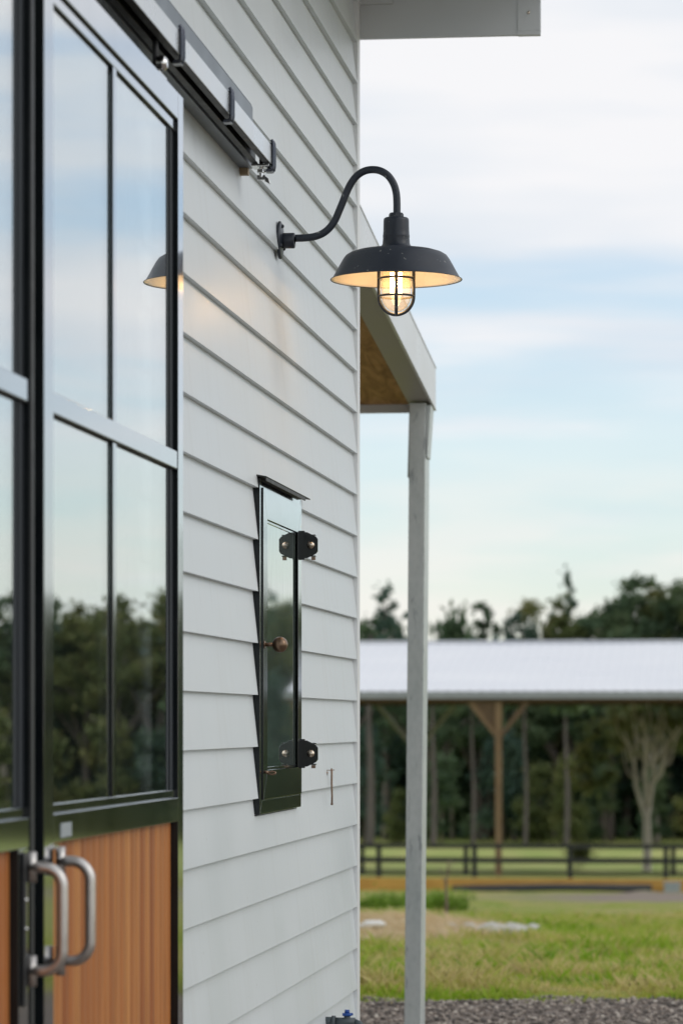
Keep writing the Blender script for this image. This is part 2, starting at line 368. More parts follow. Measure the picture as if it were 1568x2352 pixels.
# loose stones of the gravel yard near the grass edge
st = Mat('gravel_stone', (.3,.26,.22), .85, 0, .3); oi = st.noise(st.geo(), 31, 2); st.base(st.ramp(oi, [(.3, (.06,.055,.052)), (.48, (.17,.145,.125)), (.58, (.36,.30,.255)), (.70, (.66,.60,.52))]))
bm = bmesh.new(); bmesh.ops.create_icosphere(bm, subdivisions=1, radius=1); iv = np.array([v.co[:] for v in bm.verts]); iff = np.array([[v.index for v in f.verts] for f in bm.faces]); bm.free()
ns = 22000; V = []; F = []
for k in range(ns):
    x = random.uniform(-2.6, 5.0); y = 5.95-8.5*random.random()**1.7+.25*mnoise.noise(Vector((x*1.1, 0, 0)))
    r = random.uniform(.006, .019); a = random.uniform(0, 6.28); ca, sa = math.cos(a), math.sin(a)
    q = iv*np.array([r*random.uniform(.8,1.5), r, r*random.uniform(.45,.8)])*(1+np.random.uniform(-.15,.15,(12,1)))
    q = np.stack([q[:,0]*ca-q[:,1]*sa+x, q[:,0]*sa+q[:,1]*ca+y, q[:,2]+r*.3+gzn(x,y)], 1); V.append(q); F.append(iff+12*k)
def fast_mesh(name, V, F, mat, smooth=False):
    V = np.concatenate(V) if isinstance(V, list) else V; F = np.concatenate(F) if isinstance(F, list) else F
    me = bpy.data.meshes.new(name); me.vertices.add(len(V)); me.vertices.foreach_set('co', V.ravel().astype(np.float32))
    k = F.shape[1]; me.loops.add(F.size); me.loops.foreach_set('vertex_index', F.ravel().astype(np.int32))
    me.polygons.add(len(F)); me.polygons.foreach_set('loop_start', np.arange(0, F.size, k, dtype=np.int32)); me.polygons.foreach_set('loop_total', np.full(len(F), k, dtype=np.int32))
    me.update(calc_edges=True); me.validate()
    for m in (mat if isinstance(mat, list) else [mat]): me.materials.append(m)
    return me
def link(name, me, parent=None, loc=(0,0,0)):
    o = bpy.data.objects.new(name, me); COL.objects.link(o); o.location = loc
    if parent: o.parent = parent
    return o
tag(link('loose_gravel', fast_mesh('loose_gravel', V, F, st.m)), kind='stuff')

# grass blades
def two_sided(name, stops, scale, rough=.6, trans=.35, det=3, stretch=(1,1,1), kind='geo'):
    m = Mat(name, (.1,.1,.05), rough, 0, .25); v = m.geo(stretch) if kind == 'geo' else m.coords(stretch)
    col = m.ramp(m.noise(v, scale, det, .6), stops); m.base(col)
    t = m.t; tr = t.nodes.new('ShaderNodeBsdfTranslucent'); t.links.new(col, tr.inputs[0]); mx = t.nodes.new('ShaderNodeMixShader'); mx.inputs[0].default_value = trans
    t.links.new(m.b.outputs[0], mx.inputs[1]); t.links.new(tr.outputs[0], mx.inputs[2]); t.links.new(mx.outputs[0], t.nodes['Material Output'].inputs[0]); return m.m
M_grass = two_sided('grass_blades', [(.26, (.05,.11,.01)), (.36, (.16,.32,.015)), (.45, (.31,.48,.03)), (.51, (.52,.50,.13)), (.56, (.68,.56,.28)), (.62, (.46,.46,.10)), (.70, (.20,.37,.02))], 1.3, .6, .4, 6, (.2, 1.5, 1))
M_straw = two_sided('dry_straw', [(.3, (.52,.40,.22)), (.6, (.76,.62,.40)), (.8, (.85,.74,.54))], 9, .6, .3)
def blades(n, xr, yr, h, w, mindist=None, lean=.6):
    V = np.zeros((n, 4, 3)); k = 0
    while k < n:
        x = random.uniform(*xr); y = yr[0]+(yr[1]-yr[0])*random.random()**1.5
        if y < 5.75+.25*mnoise.noise(Vector((x*1.1, 0, 0)))+random.uniform(0,.12): continue
        if mindist and ((x-mindist[0])/mindist[2])**2+((y-mindist[1])/mindist[3])**2 < 1: continue
        t = mnoise.noise(Vector((x*.9, y*1.4, 2)))
        t2 = mnoise.noise(Vector((x*3.1, y*3.1, 5)))
        hh = h*random.uniform(.35, 1.25)*max(.3, 1+1.1*t+1.0*t2); a = random.uniform(0, 6.28); ww = w*random.uniform(.6,1.4)
        z = gzn(x, y); lx, ly = random.gauss(0, lean)*hh, random.gauss(0, lean)*hh
        ca, sa = math.cos(a)*ww, math.sin(a)*ww
        V[k] = [(x-ca,y-sa,z-.01),(x+ca,y+sa,z-.01),(x+lx*.5+ca*.6,y+ly*.5+sa*.6,z+hh*.6),(x+lx,y+ly,z+hh)]; k += 1
    F = np.arange(n*4).reshape(n, 4)
    return V.reshape(-1, 3), F
BED = (-2.0, 21.1, 1.28, 2.0)
Vg, Fg = blades(150000, (-4.5, 4.5), (5.6, 34), .075, .006, (BED[0], BED[1]-.7, BED[2]+.1, BED[3]+.8))
tag(link('grass', fast_mesh('grass', Vg, Fg, M_grass)), kind='stuff')

# ------------------------------------------------------------------ barn
barn = empty('barn', (-3, -6, 0))
tag(barn, 'white weatherboard barn with black steel glazed sliding doors', 'barn')
OPEN_Y, OPEN_Z = (-7.70, -4.478), 2.99
HY, HZ = (-2.6035, -1.676), (1.228, 2.214)
wallm = MB()
def board_piece(ya, yb, z0, zl, zh, off):
    # wedge from zl to zh of the board whose lower edge is z0
    def fx(z): return .0185+off-(z-z0)/.15*.0165
    n = max(1, int((yb-ya)/.35)); vs = []
    for i in range(n+1):
        y = ya+(yb-ya)*i/n; w = .0007*mnoise.noise(Vector((y*.8, z0*7, 1)))
        vs += [(fx(zl)+w, y, zl+w*.8), (fx(zh)+w, y, zh), (-.005, y, zh), (-.005, y, zl+w*.8)]
    fs = [(0,1,2,3), (n*4+3,n*4+2,n*4+1,n*4)]
    for i in range(n):
        a = i*4; b = a+4
        fs += [(a,b,b+1,a+1), (a+1,b+1,b+2,a+2), (a+3,a,a+0,b+3)[:0] or (a+3,b+3,b,a)]
    wallm.add(vs, fs)
k = -11
while True:
    z0 = 1.58+.15*k; k += 1
    if z0 > 4.5: break
    off = random.uniform(-.0008, .0008)
    segs = [(-14.0, -.075)]
    if z0 < OPEN_Z-.02: segs = [(-14.0, OPEN_Y[0]), (OPEN_Y[1], -.075)]
    for a, b in segs:
        if a < HY[0] and b > HY[1] and z0+.15 > HZ[0] and z0 < HZ[1]:
            board_piece(a, HY[0], z0, z0, z0+.15, off); board_piece(HY[1], b, z0, z0, z0+.15, off)
            if z0 < HZ[0]: board_piece(HY[0], HY[1], z0, z0, HZ[0], off)
            if z0+.15 > HZ[1]: board_piece(HY[0], HY[1], z0, HZ[1], z0+.15, off)
        else: board_piece(a, b, z0, z0, z0+.15, off)
# sheathing behind the boards, return wall round the corner, other walls
wallm.box(-.09, -.006, -14, OPEN_Y[0], 0, 4.5); wallm.box(-.09, -.006, OPEN_Y[1], HY[0], 0, 4.5); wallm.box(-.09, -.006, HY[1], -.1, 0, 4.5)
wallm.box(-.09, -.006, HY[0], HY[1], 0, HZ[0]); wallm.box(-.09, -.006, HY[0], HY[1], HZ[1], 4.5); wallm.box(-.09, -.006, OPEN_Y[0], OPEN_Y[1], OPEN_Z, 4.5)
wallm.box(-7, -.006, -.10, -.012, 0, 4.5); wallm.box(-7, -6.9, -14, -.1, 0, 4.5); wallm.box(-6.9, -.09, -14, -13.9, 0, 4.5)
wallm.build('weatherboard_wall', M_board, barn)
MB().box(-.004, .020, -.0745, -.001, .05, 4.3).box(-.07, -.004, -.011, .014, .05, 4.3).build('corner_trim', M_trim, barn, .0015)
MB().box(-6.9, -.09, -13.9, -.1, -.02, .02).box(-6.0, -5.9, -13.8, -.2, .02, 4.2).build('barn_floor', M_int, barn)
MB().box(-.082, -.09-.001+.07, OPEN_Y[1]-.03, OPEN_Y[1]-.001, .02, OPEN_Z).build('door_jamb', M_trim, barn)
# eave at the corner and the roof over it
MB().box(-.2, .600, .002, .022, 4.006, 4.165).build('eave_fascia', M_eave, barn, .002)
e = MB().box(.598, .680, -.002, .0015, 4.022, 4.2).box(.598, .680, -.0005, .03, 4.006, 4.0215).box(.676, .680, .002, .05, 4.022, 4.2)
e.build('eave_end_cap', M_eave, barn)
MB().lathe([(.0001,-.003),(.004,-.003),(.006,0),(.006,.001)], (.637, -.003, 4.087), 14, axis='y').build('screw', M_bolt, barn)
MB().box(0.02, .14, -.012, .0, 4.13, 4.2).build('eave_bracket', M_eave, barn)
rf = MB().box(-7.3, .68, -14.3, .36, 4.21, 4.30).box(.681, .76, -14.3, -.02, 4.20, 4.33)
rf.build('roof', mottled('roof_steel', (.5,.52,.53), (.56,.57,.58), 3, (.3,.4)).m, barn, .004)

# ---- lean-to verandah round the corner
def zt(y): return 3.44-.0876*y
lt = empty('lean_to', (-3, 1.6, 2.9), barn)
Ye = 3.34
def slab(mb, x0, x1, y0, y1, dz0, dz1):
    mb.hexa([(x0,y0,zt(y0)+dz0),(x1,y0,zt(y0)+dz0),(x1,y1,zt(y1)+dz0),(x0,y1,zt(y1)+dz0),(x0,y0,zt(y0)+dz1),(x1,y0,zt(y0)+dz1),(x1,y1,zt(y1)+dz1),(x0,y1,zt(y1)+dz1)]); return mb
f_ = MB(); slab(f_, -.012, -.003, .016, Ye, -.190, 0); slab(f_, -.013, .0, .016, Ye, -.196, -.1905); slab(f_, -.03, 0.0, .016, Ye, .001, .006)
f_.build('fascia', M_fascia, barn, .001)
b_ = MB(); slab(b_, -.118, -.0135, .016, Ye-.02, -.186, -.06)
b_.build('edge_beam', mottled('beam_paint', (.42,.41,.37), (.47,.46,.42), 3, (.4,.5)).m, barn, .002)
MB().box(-6.6, -.0125, Ye-.018, Ye, zt(Ye)-.205, zt(Ye)-.005).build('end_fascia', M_fascia, barn, .001)
c_ = MB(); y = .02
while y < Ye-.03:
    y2 = min(y+1.18, Ye-.02); slab(c_, -6.5, -.119, y+.003, y2-.003, -.168, -.155); y = y2
slab(c_, -6.5, -.119, .02, Ye-.02, -.1545, -.15)
c_.build('plywood_ceiling', M_ply, barn)
r_ = MB(); slab(r_, -6.6, -.031, .016, Ye+.03, -.02, .01); r_.build('lean_to_roof', M_fascia, barn)
bpy.data.objects.remove(lt)
# galvanised channel post, leaning slightly
zb, ztop = 0.0, zt(3.2)-.19
def C_post():
    mb = MB(); t = .006
    prof = [(-.03,3.13),(-.03,3.33),(-.106,3.33),(-.106,3.31),(-.100,3.31),(-.100,3.324),(-.036,3.324),(-.036,3.136),(-.100,3.136),(-.100,3.150),(-.106,3.150),(-.106,3.13)]
    n = len(prof); vs = []
    for z in (zb, ztop):
        sh = -.024*(ztop-z)/ztop
        vs += [(x+sh, y, z) for x, y in prof]
    mb.add(vs, [tuple(range(n)), tuple(range(2*n-1, n-1, -1))]+[(i, n+i, n+(i+1)%n, (i+1)%n) for i in range(n)])
    return mb
C_post().build('post', M_galv, barn, .005, seg=3)
cl = MB()
cl.hexa([(-.028,3.14,2.72),(-.024,3.14,2.72),(-.024,3.30,2.72),(-.028,3.30,2.72),(-.028,3.14,2.96),(-.008,3.14,2.96),(-.008,3.30,2.96),(-.028,3.30,2.96)])
cl.hexa([(-.118,3.16,2.63),(-.112,3.16,2.63),(-.112,3.28,2.63),(-.118,3.28,2.63),(-.110,3.16,2.93),(-.107,3.16,2.93),(-.107,3.28,2.93),(-.110,3.28,2.93)])
cl.build('post_cleat', M_galv, barn, .001)

# ------------------------------------------------------------------ sliding doors
XF, XG, XB = .098, .085, .050        # front, glass, back planes
def sliding_door(y0, y1, handle_y, z0=.06, z1=2.974, right=True):
    fr = MB(); SL = .088; SR = .072 if right else .039
    def bar(ya, yb, za, zb_, xa=XB, xb=XF): fr.box(xa, xb, ya, yb, za, zb_)
    bar(y0, y0+SL, z0, z1); bar(y1-SR, y1, z0, z1)
    a, b = y0+SL+.0004, y1-SR-.0004
    bar(a, b, z1-.063, z1-.0005); bar(a, b, 1.269, 1.3245); bar(a, b, z0, z0+.12)
    st_ = .090 if right else .087; g1 = b-st_
    # stepped glazing beads
    for za, zb_ in ((2.884, 2.9105), (1.3250, 1.343)): fr.box(XG+.0008, XG+.0065, a, b, za, zb_)
    if not right: fr.box(XB, XF-.0006, b-.095, b-.0002, z0+.1205, 1.2685)
    # middle rail and muntin
    fr.box(XG+.0006, XG+.0115, a, b, 2.093, 2.134)
    ym = (a+g1)/2-.004
    for za, zb_ in ((1.3435, 2.0925), (2.1345, 2.8835)): fr.box(XG+.0006, XG+.0065, ym-.0195, ym+.0195, za, zb_)
    d = fr.build('sliding_door', M_black, barn, .0014)
    d['label'] = ('right' if right else 'left')+' black steel door leaf with glass above cedar boards'
    MB().box(XB+.002, XG+.0010, g1, b-.0003, 1.3435, 2.8835).box(XG+.0011, XG+.0042, g1+.030, g1+.042, 1.3440, 2.0920).box(XG+.0011, XG+.0042, g1+.030, g1+.042, 2.1350, 2.8830).build('glazing_seal', M_seal, d, .0005)
    MB().box(XG-.003, XG, a, g1-.0003, 1.3250, 2.9105).build('glass_pane', M_glass, d)
    for xe, za in ((XG+.0110, 2.0915), (XG+.0062, 2.8825), (XF-.0008, 2.9095)): MB().box(XG+.0008, xe, a, b, za, za+.0013).build('shade_gasket', M_matte, d)  # thin black gaskets added to darken the glossy undersides of the rails
    w = MB(); xw = .0805; yend = b-.0005 if right else b-.0955; y = a+.001; pitch = .0615; kk = 0
    while y < yend-.005:
        y2 = min(y+pitch, yend); g_ = xw-.0060 if kk % 2 == 0 else xw-.0030; h_ = xw-.004 if kk % 2 == 0 else xw-.0065; kk += 1
        w.prism([(.060,y+.0035),(g_,y+.0035),(xw-.001,y+.0045),(xw,y+.006),(xw,y2-.003),(h_,y2-.0012),(.060,y2-.0012)], 'z', z0+.121, 1.2685); y = y2
    w.build('cedar_panel', M_cedar, d)
    # D handle with vertical end sockets
    zt_, zb2 = 1.234, 1.043; h = MB(); r = .0108; xo = XF+.068; q = .036
    pts = [(XF+.006, handle_y, zt_)]
    pts += [(xo-q+q*math.sin(t), handle_y, zt_-q+q*math.cos(t)) for t in [math.pi/2*i/8 for i in range(9)]]
    pts += [(xo-q+q*math.cos(t), handle_y, zb2+q-q*math.sin(t)) for t in [math.pi/2*i/8 for i in range(9)]]
    pts += [(XF+.006, handle_y, zb2)]
    h.tube(pts, r, 16)
    for zc_ in (zt_, zb2): h.tube([(XF+.0105, handle_y, zc_-.028), (XF+.0105, handle_y, zc_+.028)], .0095, 16)
    h.build('handle', M_handle, d)
    
    return d
dR = sliding_door(-5.988, -4.395, -5.886, right=True)
dL = sliding_door(-7.62, -6.075, -6.150, right=False)
# matte strip added to dim the bright front edge of the left leaf, and a lock strip with bolts
MB().box(XF+.0003, XF+.0025, -6.1135, -6.087, .08, 2.95).build('dimming_strip', M_matte, dL, .002)
MB().box(XF+.0005, XF+.006, -6.190, -6.168, .98, 1.26).build('lock_plate', M_matte, dL, .001)
for z in (1.175, 1.122): MB().ball((XF+.006, -6.179, z), .0045).build('bolt', M_chrome, dL)
MB().box(XF+.0003, XF+.0012, -5.835, -5.730, 1.277, 1.305).build('sticker', mottled('worn_sticker', (.30,.34,.37), (.42,.46,.48), 60, (.4,.6)).m, dR)
MB().box(XF+.0003, XF+.005, -5.92, -5.875, 1.259, 1.267).build('lug', M_chrome, dR)

# ------------------------------------------------------------------ track and hangers
hd = MB().prism([(-.004,3.06),(.040,3.06),(.040,3.232),(.034,3.245),(-.004,3.245)], 'y', -9.5, -2.86).build('track_header', M_header, barn, .0015)
MB().box(-.004, .030, -2.885, -2.862, 3.040, 3.0595).build('timber_packer', mottled('raw_timber', (.33,.24,.15), (.42,.32,.20), 12, (.6,.7)).m, barn)
tr = MB(); xa, xb = .052, .104; t = .0025
prof = [(xa+.018,3.056),(xa,3.056),(xa,3.110),(xb,3.110),(xb,3.056),(xb-.018,3.056),(xb-.018,3.056+t),(xb-t,3.056+t),(xb-t,3.110-t),(xa+t,3.110-t),(xa+t,3.056+t),(xa+.018,3.056+t)]
tr.prism(prof, 'y', -9.4, -2.905); track = tr.build('door_track', M_matte, barn, .0008)  # black body puts the underside's darkness into the colour; bright face is separate
MB().box(xb+.0002, xb+.0022, -9.4, -2.906, 3.057, 3.1095).build('rail_face', M_rail, track)
yb = -2.935
while yb > -8.5:
    b = MB()     # steel stirrup wrapping under and over the rail, back to the header
    for dy in (-.016, .016):
        b.tube([(.106, yb+dy, 3.125), (.1095, yb+dy, 3.118), (.1105, yb+dy, 3.10), (.1105, yb+dy, 3.055), (.1085, yb+dy, 3.044), (.102, yb+dy, 3.040), (.090, yb+dy, 3.040)], .0045, 10)
    b.box(.1050, .1085, yb-.017, yb+.017, 3.043, 3.124); b.box(.041, .1085, yb-.017, yb+.017, 3.1115, 3.1165); b.box(.088, .1085, yb-.017, yb+.017, 3.036, 3.0395)
    b.build('track_bracket', M_bracket, track, .0008); yb -= .772
hg = MB()       # end stop: clamp plate, bolt and wing nut
hg.box(.054, .104, -2.99, -2.925, 3.046, 3.052); hg.tube([(.078,-2.955,3.10),(.078,-2.955,3.020)], .006, 12); hg.lathe([(.0001,-.007),(.0115,-.007),(.0115,.004),(.0001,.004)], (.078,-2.955,3.039), 6, smooth=False)
hg.box(.066, .090, -2.959, -2.951, 3.012, 3.026)
hg.hexa([(.088,-2.960,3.008),(.104,-2.960,2.998),(.104,-2.952,2.998),(.088,-2.952,3.008),(.088,-2.960,3.024),(.100,-2.960,3.014),(.100,-2.952,3.014),(.088,-2.952,3.024)])
hg.build('end_stop', M_chrome, track, .001)
for yy, dd in ((-4.66, dR), (-5.80, dR), (-6.30, dL)):
    MB().tube([(.078,yy,2.98),(.078,yy,3.09)], .007, 12).build('hanger_rod', M_matte, dd)
    h = MB().lathe([(.0001,-.012),(.017,-.012),(.019,-.004),(.017,.006),(.010,.012),(.0001,.013)], (.094,yy,3.004), 20, axis='x')
    h.lathe([(.0001,-.009),(.012,-.009),(.012,.0),(.0001,.0)], (.078,yy,2.984), 6, smooth=False)
    h.box(.060, .096, yy-.05, yy+.05, 2.9745, 2.979)
    h.build('door_hanger', M_chrome, dd, .0008)

# ------------------------------------------------------------------ glazed hatch
FX, LX2, GX = .0225, .0265, .0180          # frame face, leaf face, glass face
y0, y1, z0, z1 = -2.598, -1.680, 1.2335, 2.208; w = .045
hf = MB()
def ring(mb, ya, yb, za, zb_, wl, wr, wb, wt, xa, xb, gap=.0009):
    # four mitred bars
    A = [(ya,za),(yb,za),(yb,zb_),(ya,zb_)]; B = [(ya+wl,za+wb),(yb-wr,za+wb),(yb-wr,zb_-wt),(ya+wl,zb_-wt)]
    for i, (dy, dz) in enumerate(((0,1),(-1,0),(0,-1),(1,0))):
        j = (i+1) % 4; P = [A[i], A[j], B[j], B[i]]; c = (sum(p[0] for p in P)/4, sum(p[1] for p in P)/4)
        if i % 2 == 0: P = [(p[0]+(gap if p[0] < c[0] else -gap), p[1]) for p in P]
        mb.prism(P, 'x', xa, xb)
ring(hf, y0, y1, z0, z1, w, w, .040, .030, -.02, FX)
hf.box(-.006, .003, y0-.0045, y0-.0008, z0, z1)
hatch = hf.build('hatch', M_black, barn, .0009); hatch['label'] = 'black framed glazed hatch in the weatherboard wall'
a0, a1, c0, c1 = y0+.046, y1-.016, z0+.042, z1-.024
lf = MB(); ring(lf, a0, a1, c0, c1, .085, .082, .085, .088, FX+.0006, LX2)
ga, gb_, gc, gd = a0+.0855, a1-.0825, c0+.0855, c1-.0885
for za in (gc+.0005, gd-.008): lf.box(GX-.004, GX+.003, ga, gb_, za, za+.0075)
leaf = lf.build('hatch_leaf', M_black, hatch, .0007)
MB().box(GX-.002, GX, ga, gb_, gc, gd).build('hatch_glass', M_hglass, hatch)
MB().box(-.085, -.035, y0, y1, z0, z1).build('blind', mottled('grey_blind', (.10,.13,.13), (.15,.18,.17), 5, (.6,.7), 0, 60, 0, (1,25,.6)).m, hatch)
hood = MB().hexa([(.0,y0-.02,z1+.006),(.044,y0-.02,z1+.001),(.044,y1+.06,z1+.001),(.0,y1+.06,z1+.006),(.0,y0-.02,z1+.012),(.045,y0-.02,z1+.004),(.045,y1+.06,z1+.004),(.0,y1+.06,z1+.012)])
hood.box(.041, .0445, y0-.02, y1-.06, z1-.010, z1+.0005)
hood.build('hood_flashing', M_matte, hatch, .0008)
for zc_ in (2.060, 1.402):
    hy = y1-.028
    h = MB().prism([(FX+.001,zc_-.043),(.046,zc_-.041),(.074,zc_-.027),(.080,zc_-.019),(.080,zc_+.019),(.074,zc_+.027),(.046,zc_+.041),(FX+.001,zc_+.043)], 'y', hy-.003, hy+.003)
    h.tube([(FX+.009,hy+.008,zc_-.046),(FX+.009,hy+.008,zc_+.046)], .0065, 12)
    h.box(.040, .072, hy+.0035, hy+.03, zc_+.030, zc_+.034); h.box(.040, .072, hy+.0035, hy+.03, zc_-.036, zc_-.032)
    h.build('hinge', M_black, hatch, .001)
    MB().lathe([(.0001,-.010),(.006,-.0092),(.0105,-.006),(.0128,-.001),(.0128,.0)], (.058, hy-.0032, zc_), 24, axis='y').build('hinge_bolt', M_bolt, hatch)
    MB().box(.058, .070, hy+.008, hy+.02, zc_-.0465, zc_-.0365).build('hinge_nut', M_bronze, hatch)
ky = a0+.018; xo = LX2
kb = MB().tube([(xo,ky,1.727),(xo+.003,ky,1.727)], .011, 20).tube([(xo+.002,ky,1.727),(xo+.03,ky,1.727)], .0055, 16).ball((xo+.046,ky,1.727), .0230, 28, 18)
kb.build('knob', M_bronze, hatch)
ry = a0+.018
MB().tube([(xo,ry,1.356),(xo+.012,ry,1.354)], .0045, 10).tube([(xo+.022+.011*math.cos(t), ry+.002*math.sin(t), 1.353+.004*math.sin(t)) for t in [2*math.pi*i/20 for i in range(20)]], .0028, 8, close=True).build('eye_ring', M_bronze, hatch)

# hook hanging on the wall beside the hatch
hk = empty('cabin_hook', (.02, -.92, 1.33)); tag(hk, 'thin bronze hook hanging from an eye on white boards beside the hatch', 'hook')
MB().tube([(.010,-.94,1.338),(.036,-.915,1.339)], .0014, 8).tube([(.012,-.942,1.322),(.014,-.942,1.334)], .0042, 10).build('eye_screw', M_bronze, hk)
MB().tube([(.0275,-.925,1.345),(.0285,-.925,1.338),(.028,-.925,1.29),(.0295,-.925,1.25),(.029,-.925,1.228)], [.0022,.0034,.0034,.0032,.0034], 10).ball((.029,-.925,1.224), .0048).build('hook_rod', M_bronze, hk)

# ------------------------------------------------------------------ wall lamp
LX, LY, LZ = .371, -2.13, 2.838
lamp = empty('wall_lamp', (.02, LY, 2.965)); tag(lamp, 'dark blue black gooseneck barn lamp with caged glowing bulb on the weatherboard wall', 'lamp')
q = .000511
def Z(p): return LZ+(868-p)*q
def X(p): return LX+(p-995)*q
fl = MB().lathe([(.0001,.013),(.024,.013),(.030,.010),(.052,.009),(.057,.006),(.057,0),(.0001,0)], (.014, LY, Z(622)), 40, axis='x')
for a in (math.pi/2, -math.pi/6, 7*math.pi/6): fl.ball((.024, LY+.042*math.cos(a), Z(622)+.042*math.sin(a)), .006, 12, 8)
fl.build('wall_flange', M_lamp, lamp)
MB().lathe([(.0001,0),(.0225,0),(.0235,.003),(.0235,.034),(.021,.0365),(.012,.0365)], (.026, LY, Z(626)), 28, axis='x').build('coupling', M_lamp, lamp)
def bez(P, n=10):
    out = []
    P = [Vector(p) for p in P]; P = [2*P[0]-P[1]]+P+[2*P[-1]-P[-2]]
    for i in range(1, len(P)-2):
        for k in range(n):
            t = k/n; out.append(.5*((2*P[i])+(-P[i-1]+P[i+1])*t+(2*P[i-1]-5*P[i]+4*P[i+1]-P[i+2])*t*t+(-P[i-1]+3*P[i]-3*P[i+1]+P[i+2])*t**3))
    out.append(P[-2]); return out
path = [(395,612),(450,611),(510,604),(560,585),(600,552),(632,507),(655,455),(678,400),(700,345),(728,290),(762,248),(805,222),(852,214),(900,222),(945,250),(978,298),(994,350),(999,410),(999,490)]
MB().tube(bez([(X(a), LY, Z(b)) for a, b in path], 5), .0112, 18).build('gooseneck_arm', M_lamp, lamp)
MB().lathe([(.011,.0),(.0225,.0),(.0225,.012),(.0205,.0135),(.0205,.0160),(.012,.0165)], (LX, LY, Z(505)), 8, smooth=False).build('collar', M_lamp, lamp)
pr = [(.0001,.187),(.034,.187),(.0375,.184),(.0385,.178),(.039,.150),(.0398,.136),(.0405,.134),(.0405,.128),(.0400,.126),(.0415,.108),(.046,.100),(.056,.0965),(.060,.0945)]
MB().lathe(pr, (LX, LY, LZ), 56).build('neck', M_lamp, lamp)
out = [(.058,.0946),(.090,.0915),(.118,.0868),(.140,.0800),(.153,.072),(.1615,.060),(.170,.045),(.182,.023),(.193,.004),(.1985,-.001),(.1995,.0)]
inn = [(.1965,.0006),(.191,.0048),(.180,.0235),(.168,.045),(.159,.059),(.150,.069),(.138,.0765),(.117,.083),(.090,.0875),(.056,.091)]
MB().lathe(out+[(.1985,.0012)], (LX, LY, LZ), 96, 0).build('shade', M_lamp, lamp)
MB().lathe([(.1983,.0011)]+inn+[(.02,.0915)], (LX, LY, LZ), 96, 0).build('shade_lining', M_enamel, lamp)
cg = MB(); rc = .0525
zr1, zr2 = Z(862), Z(966)
for z in (zr1, zr2, LZ+.06): cg.tube([(LX+rc*math.cos(2*math.pi*i/40), LY+rc*math.sin(2*math.pi*i/40), z) for i in range(40)], .0034, 8, close=True)
# bars front, back, left and right of the camera's view
an = math.atan2(CAM.y-LY, CAM.x-LX)
for k in range(2):
    a = an+k*math.pi/2; dx, dy = math.cos(a), math.sin(a); pts = [(LX+rc*dx, LY+rc*dy, LZ+.085), (LX+rc*dx, LY+rc*dy, zr2)]
    pts += [(LX+rc*dx*math.cos(t), LY+rc*dy*math.cos(t), zr2-.0555*math.sin(t)) for t in [math.pi*i/24 for i in range(1, 24)]]
    pts += [(LX-rc*dx, LY-rc*dy, zr2), (LX-rc*dx, LY-rc*dy, LZ+.085)]
    cg.tube(pts, .0053, 10)
cg.build('cage', M_lamp, lamp)
jp = [(.044,.088),(.0445,.0),(.0445,zr2-LZ+.002)]+[(.0445*math.cos(t), zr2-LZ-.046*math.sin(t)) for t in [math.pi/2*i/12 for i in range(1, 12)]]+[(.0003,zr2-LZ-.046)]
MB().lathe(jp, (LX, LY, LZ), 40).build('glass_jar', M_jar, lamp)
MB().lathe([(.0001,.09),(.022,.09),(.022,.035),(.016,.028),(.0001,.028)], (LX, LY, LZ), 28).build('bulb_holder', M_enamel, lamp)
bb = MB()
ax, ay = -math.sin(an), math.cos(an)
for s_ in (-1, 1): bb.tube([(LX+ax*s_*.012, LY+ay*s_*.012, LZ+.022), (LX+ax*s_*.012, LY+ay*s_*.012, LZ-.044)], .0065, 12)
bb.build('bulb', M_fil, lamp)
ll = bpy.data.lights.new('bulb_light', 'POINT'); lo = bpy.data.objects.new('bulb_light', ll); COL.objects.link(lo)
lo.location = Vector((LX, LY, LZ-.012))-WP(lamp); lo.parent = lamp
ll.energy = 3.0; ll.color = (1.0, .62, .30); ll.shadow_soft_size = .012

# ------------------------------------------------------------------ garden tap at the wall corner
tp = empty('garden_tap', (.02, -.8, .44)); tag(tp, 'blue handled garden tap on dark poly pipe low at the wall corner', 'tap')
M_poly = mottled('grey_poly_pipe', (.05,.07,.08), (.09,.11,.12), 20, (.4,.5)).m
p_ = MB().tube([(.0,-.9,.482),(.030,-.9,.482)], .018, 20).tube([(.026,-.9,.482),(.038,-.9,.482)], .022, 20).tube([(.036,-.9,.482),(.105,-.9,.482)], .016, 20).tube([(.100,-.9,.482),(.118,-.9,.476),(.128,-.9,.462),(.130,-.9,.43)], .013, 16)
p_.tube([(.078,-.9,.482),(.078,-.9,.505)], .011, 16); p_.build('tap_body', M_poly, tp)
M_blue = mottled('blue_plastic', (.01,.06,.30), (.015,.09,.38), 20, (.35,.45)).m
MB().tube([(.078,-.9,.504),(.078,-.9,.513)], .0165, 18).tube([(.078,-.9,.512),(.078,-.9,.524)], .0085, 8).box(.070,.098,-.904,-.896,.506,.513).build('tap_handle', M_blue, tp)

# ------------------------------------------------------------------ straw mulched bed
bd = MB(); nr, na = 14, 40
bd.v.append((BED[0], BED[1], gz(*BED[:2])+.20)); 
for i in range(1, nr+1):
    for k in range(na):
        a = 2*math.pi*k/na; rr = i/nr; x = BED[0]+BED[2]*rr*math.cos(a)*1.0; y = BED[1]+BED[3]*rr*math.sin(a)
        bd.v.append((x, y, gz(x, y)+.20*(1-rr**2)+.02+.03*mnoise.noise(Vector((x*4, y*3, 0)))-(.06 if i == nr else 0)))
for k in range(na): bd.f.append((0, 1+k, 1+(k+1)%na)); bd.mi.append(0); bd.sm.append(True)
for i in range(nr-1):
    for k in range(na):
        a = 1+i*na+k; b = 1+i*na+(k+1)%na; bd.f.append((a, a+na, b+na, b)); bd.mi.append(0); bd.sm.append(True)
tag(bd.build('garden_bed', M_straw), 'low mound of mulch under pale straw on the grass', 'garden bed')
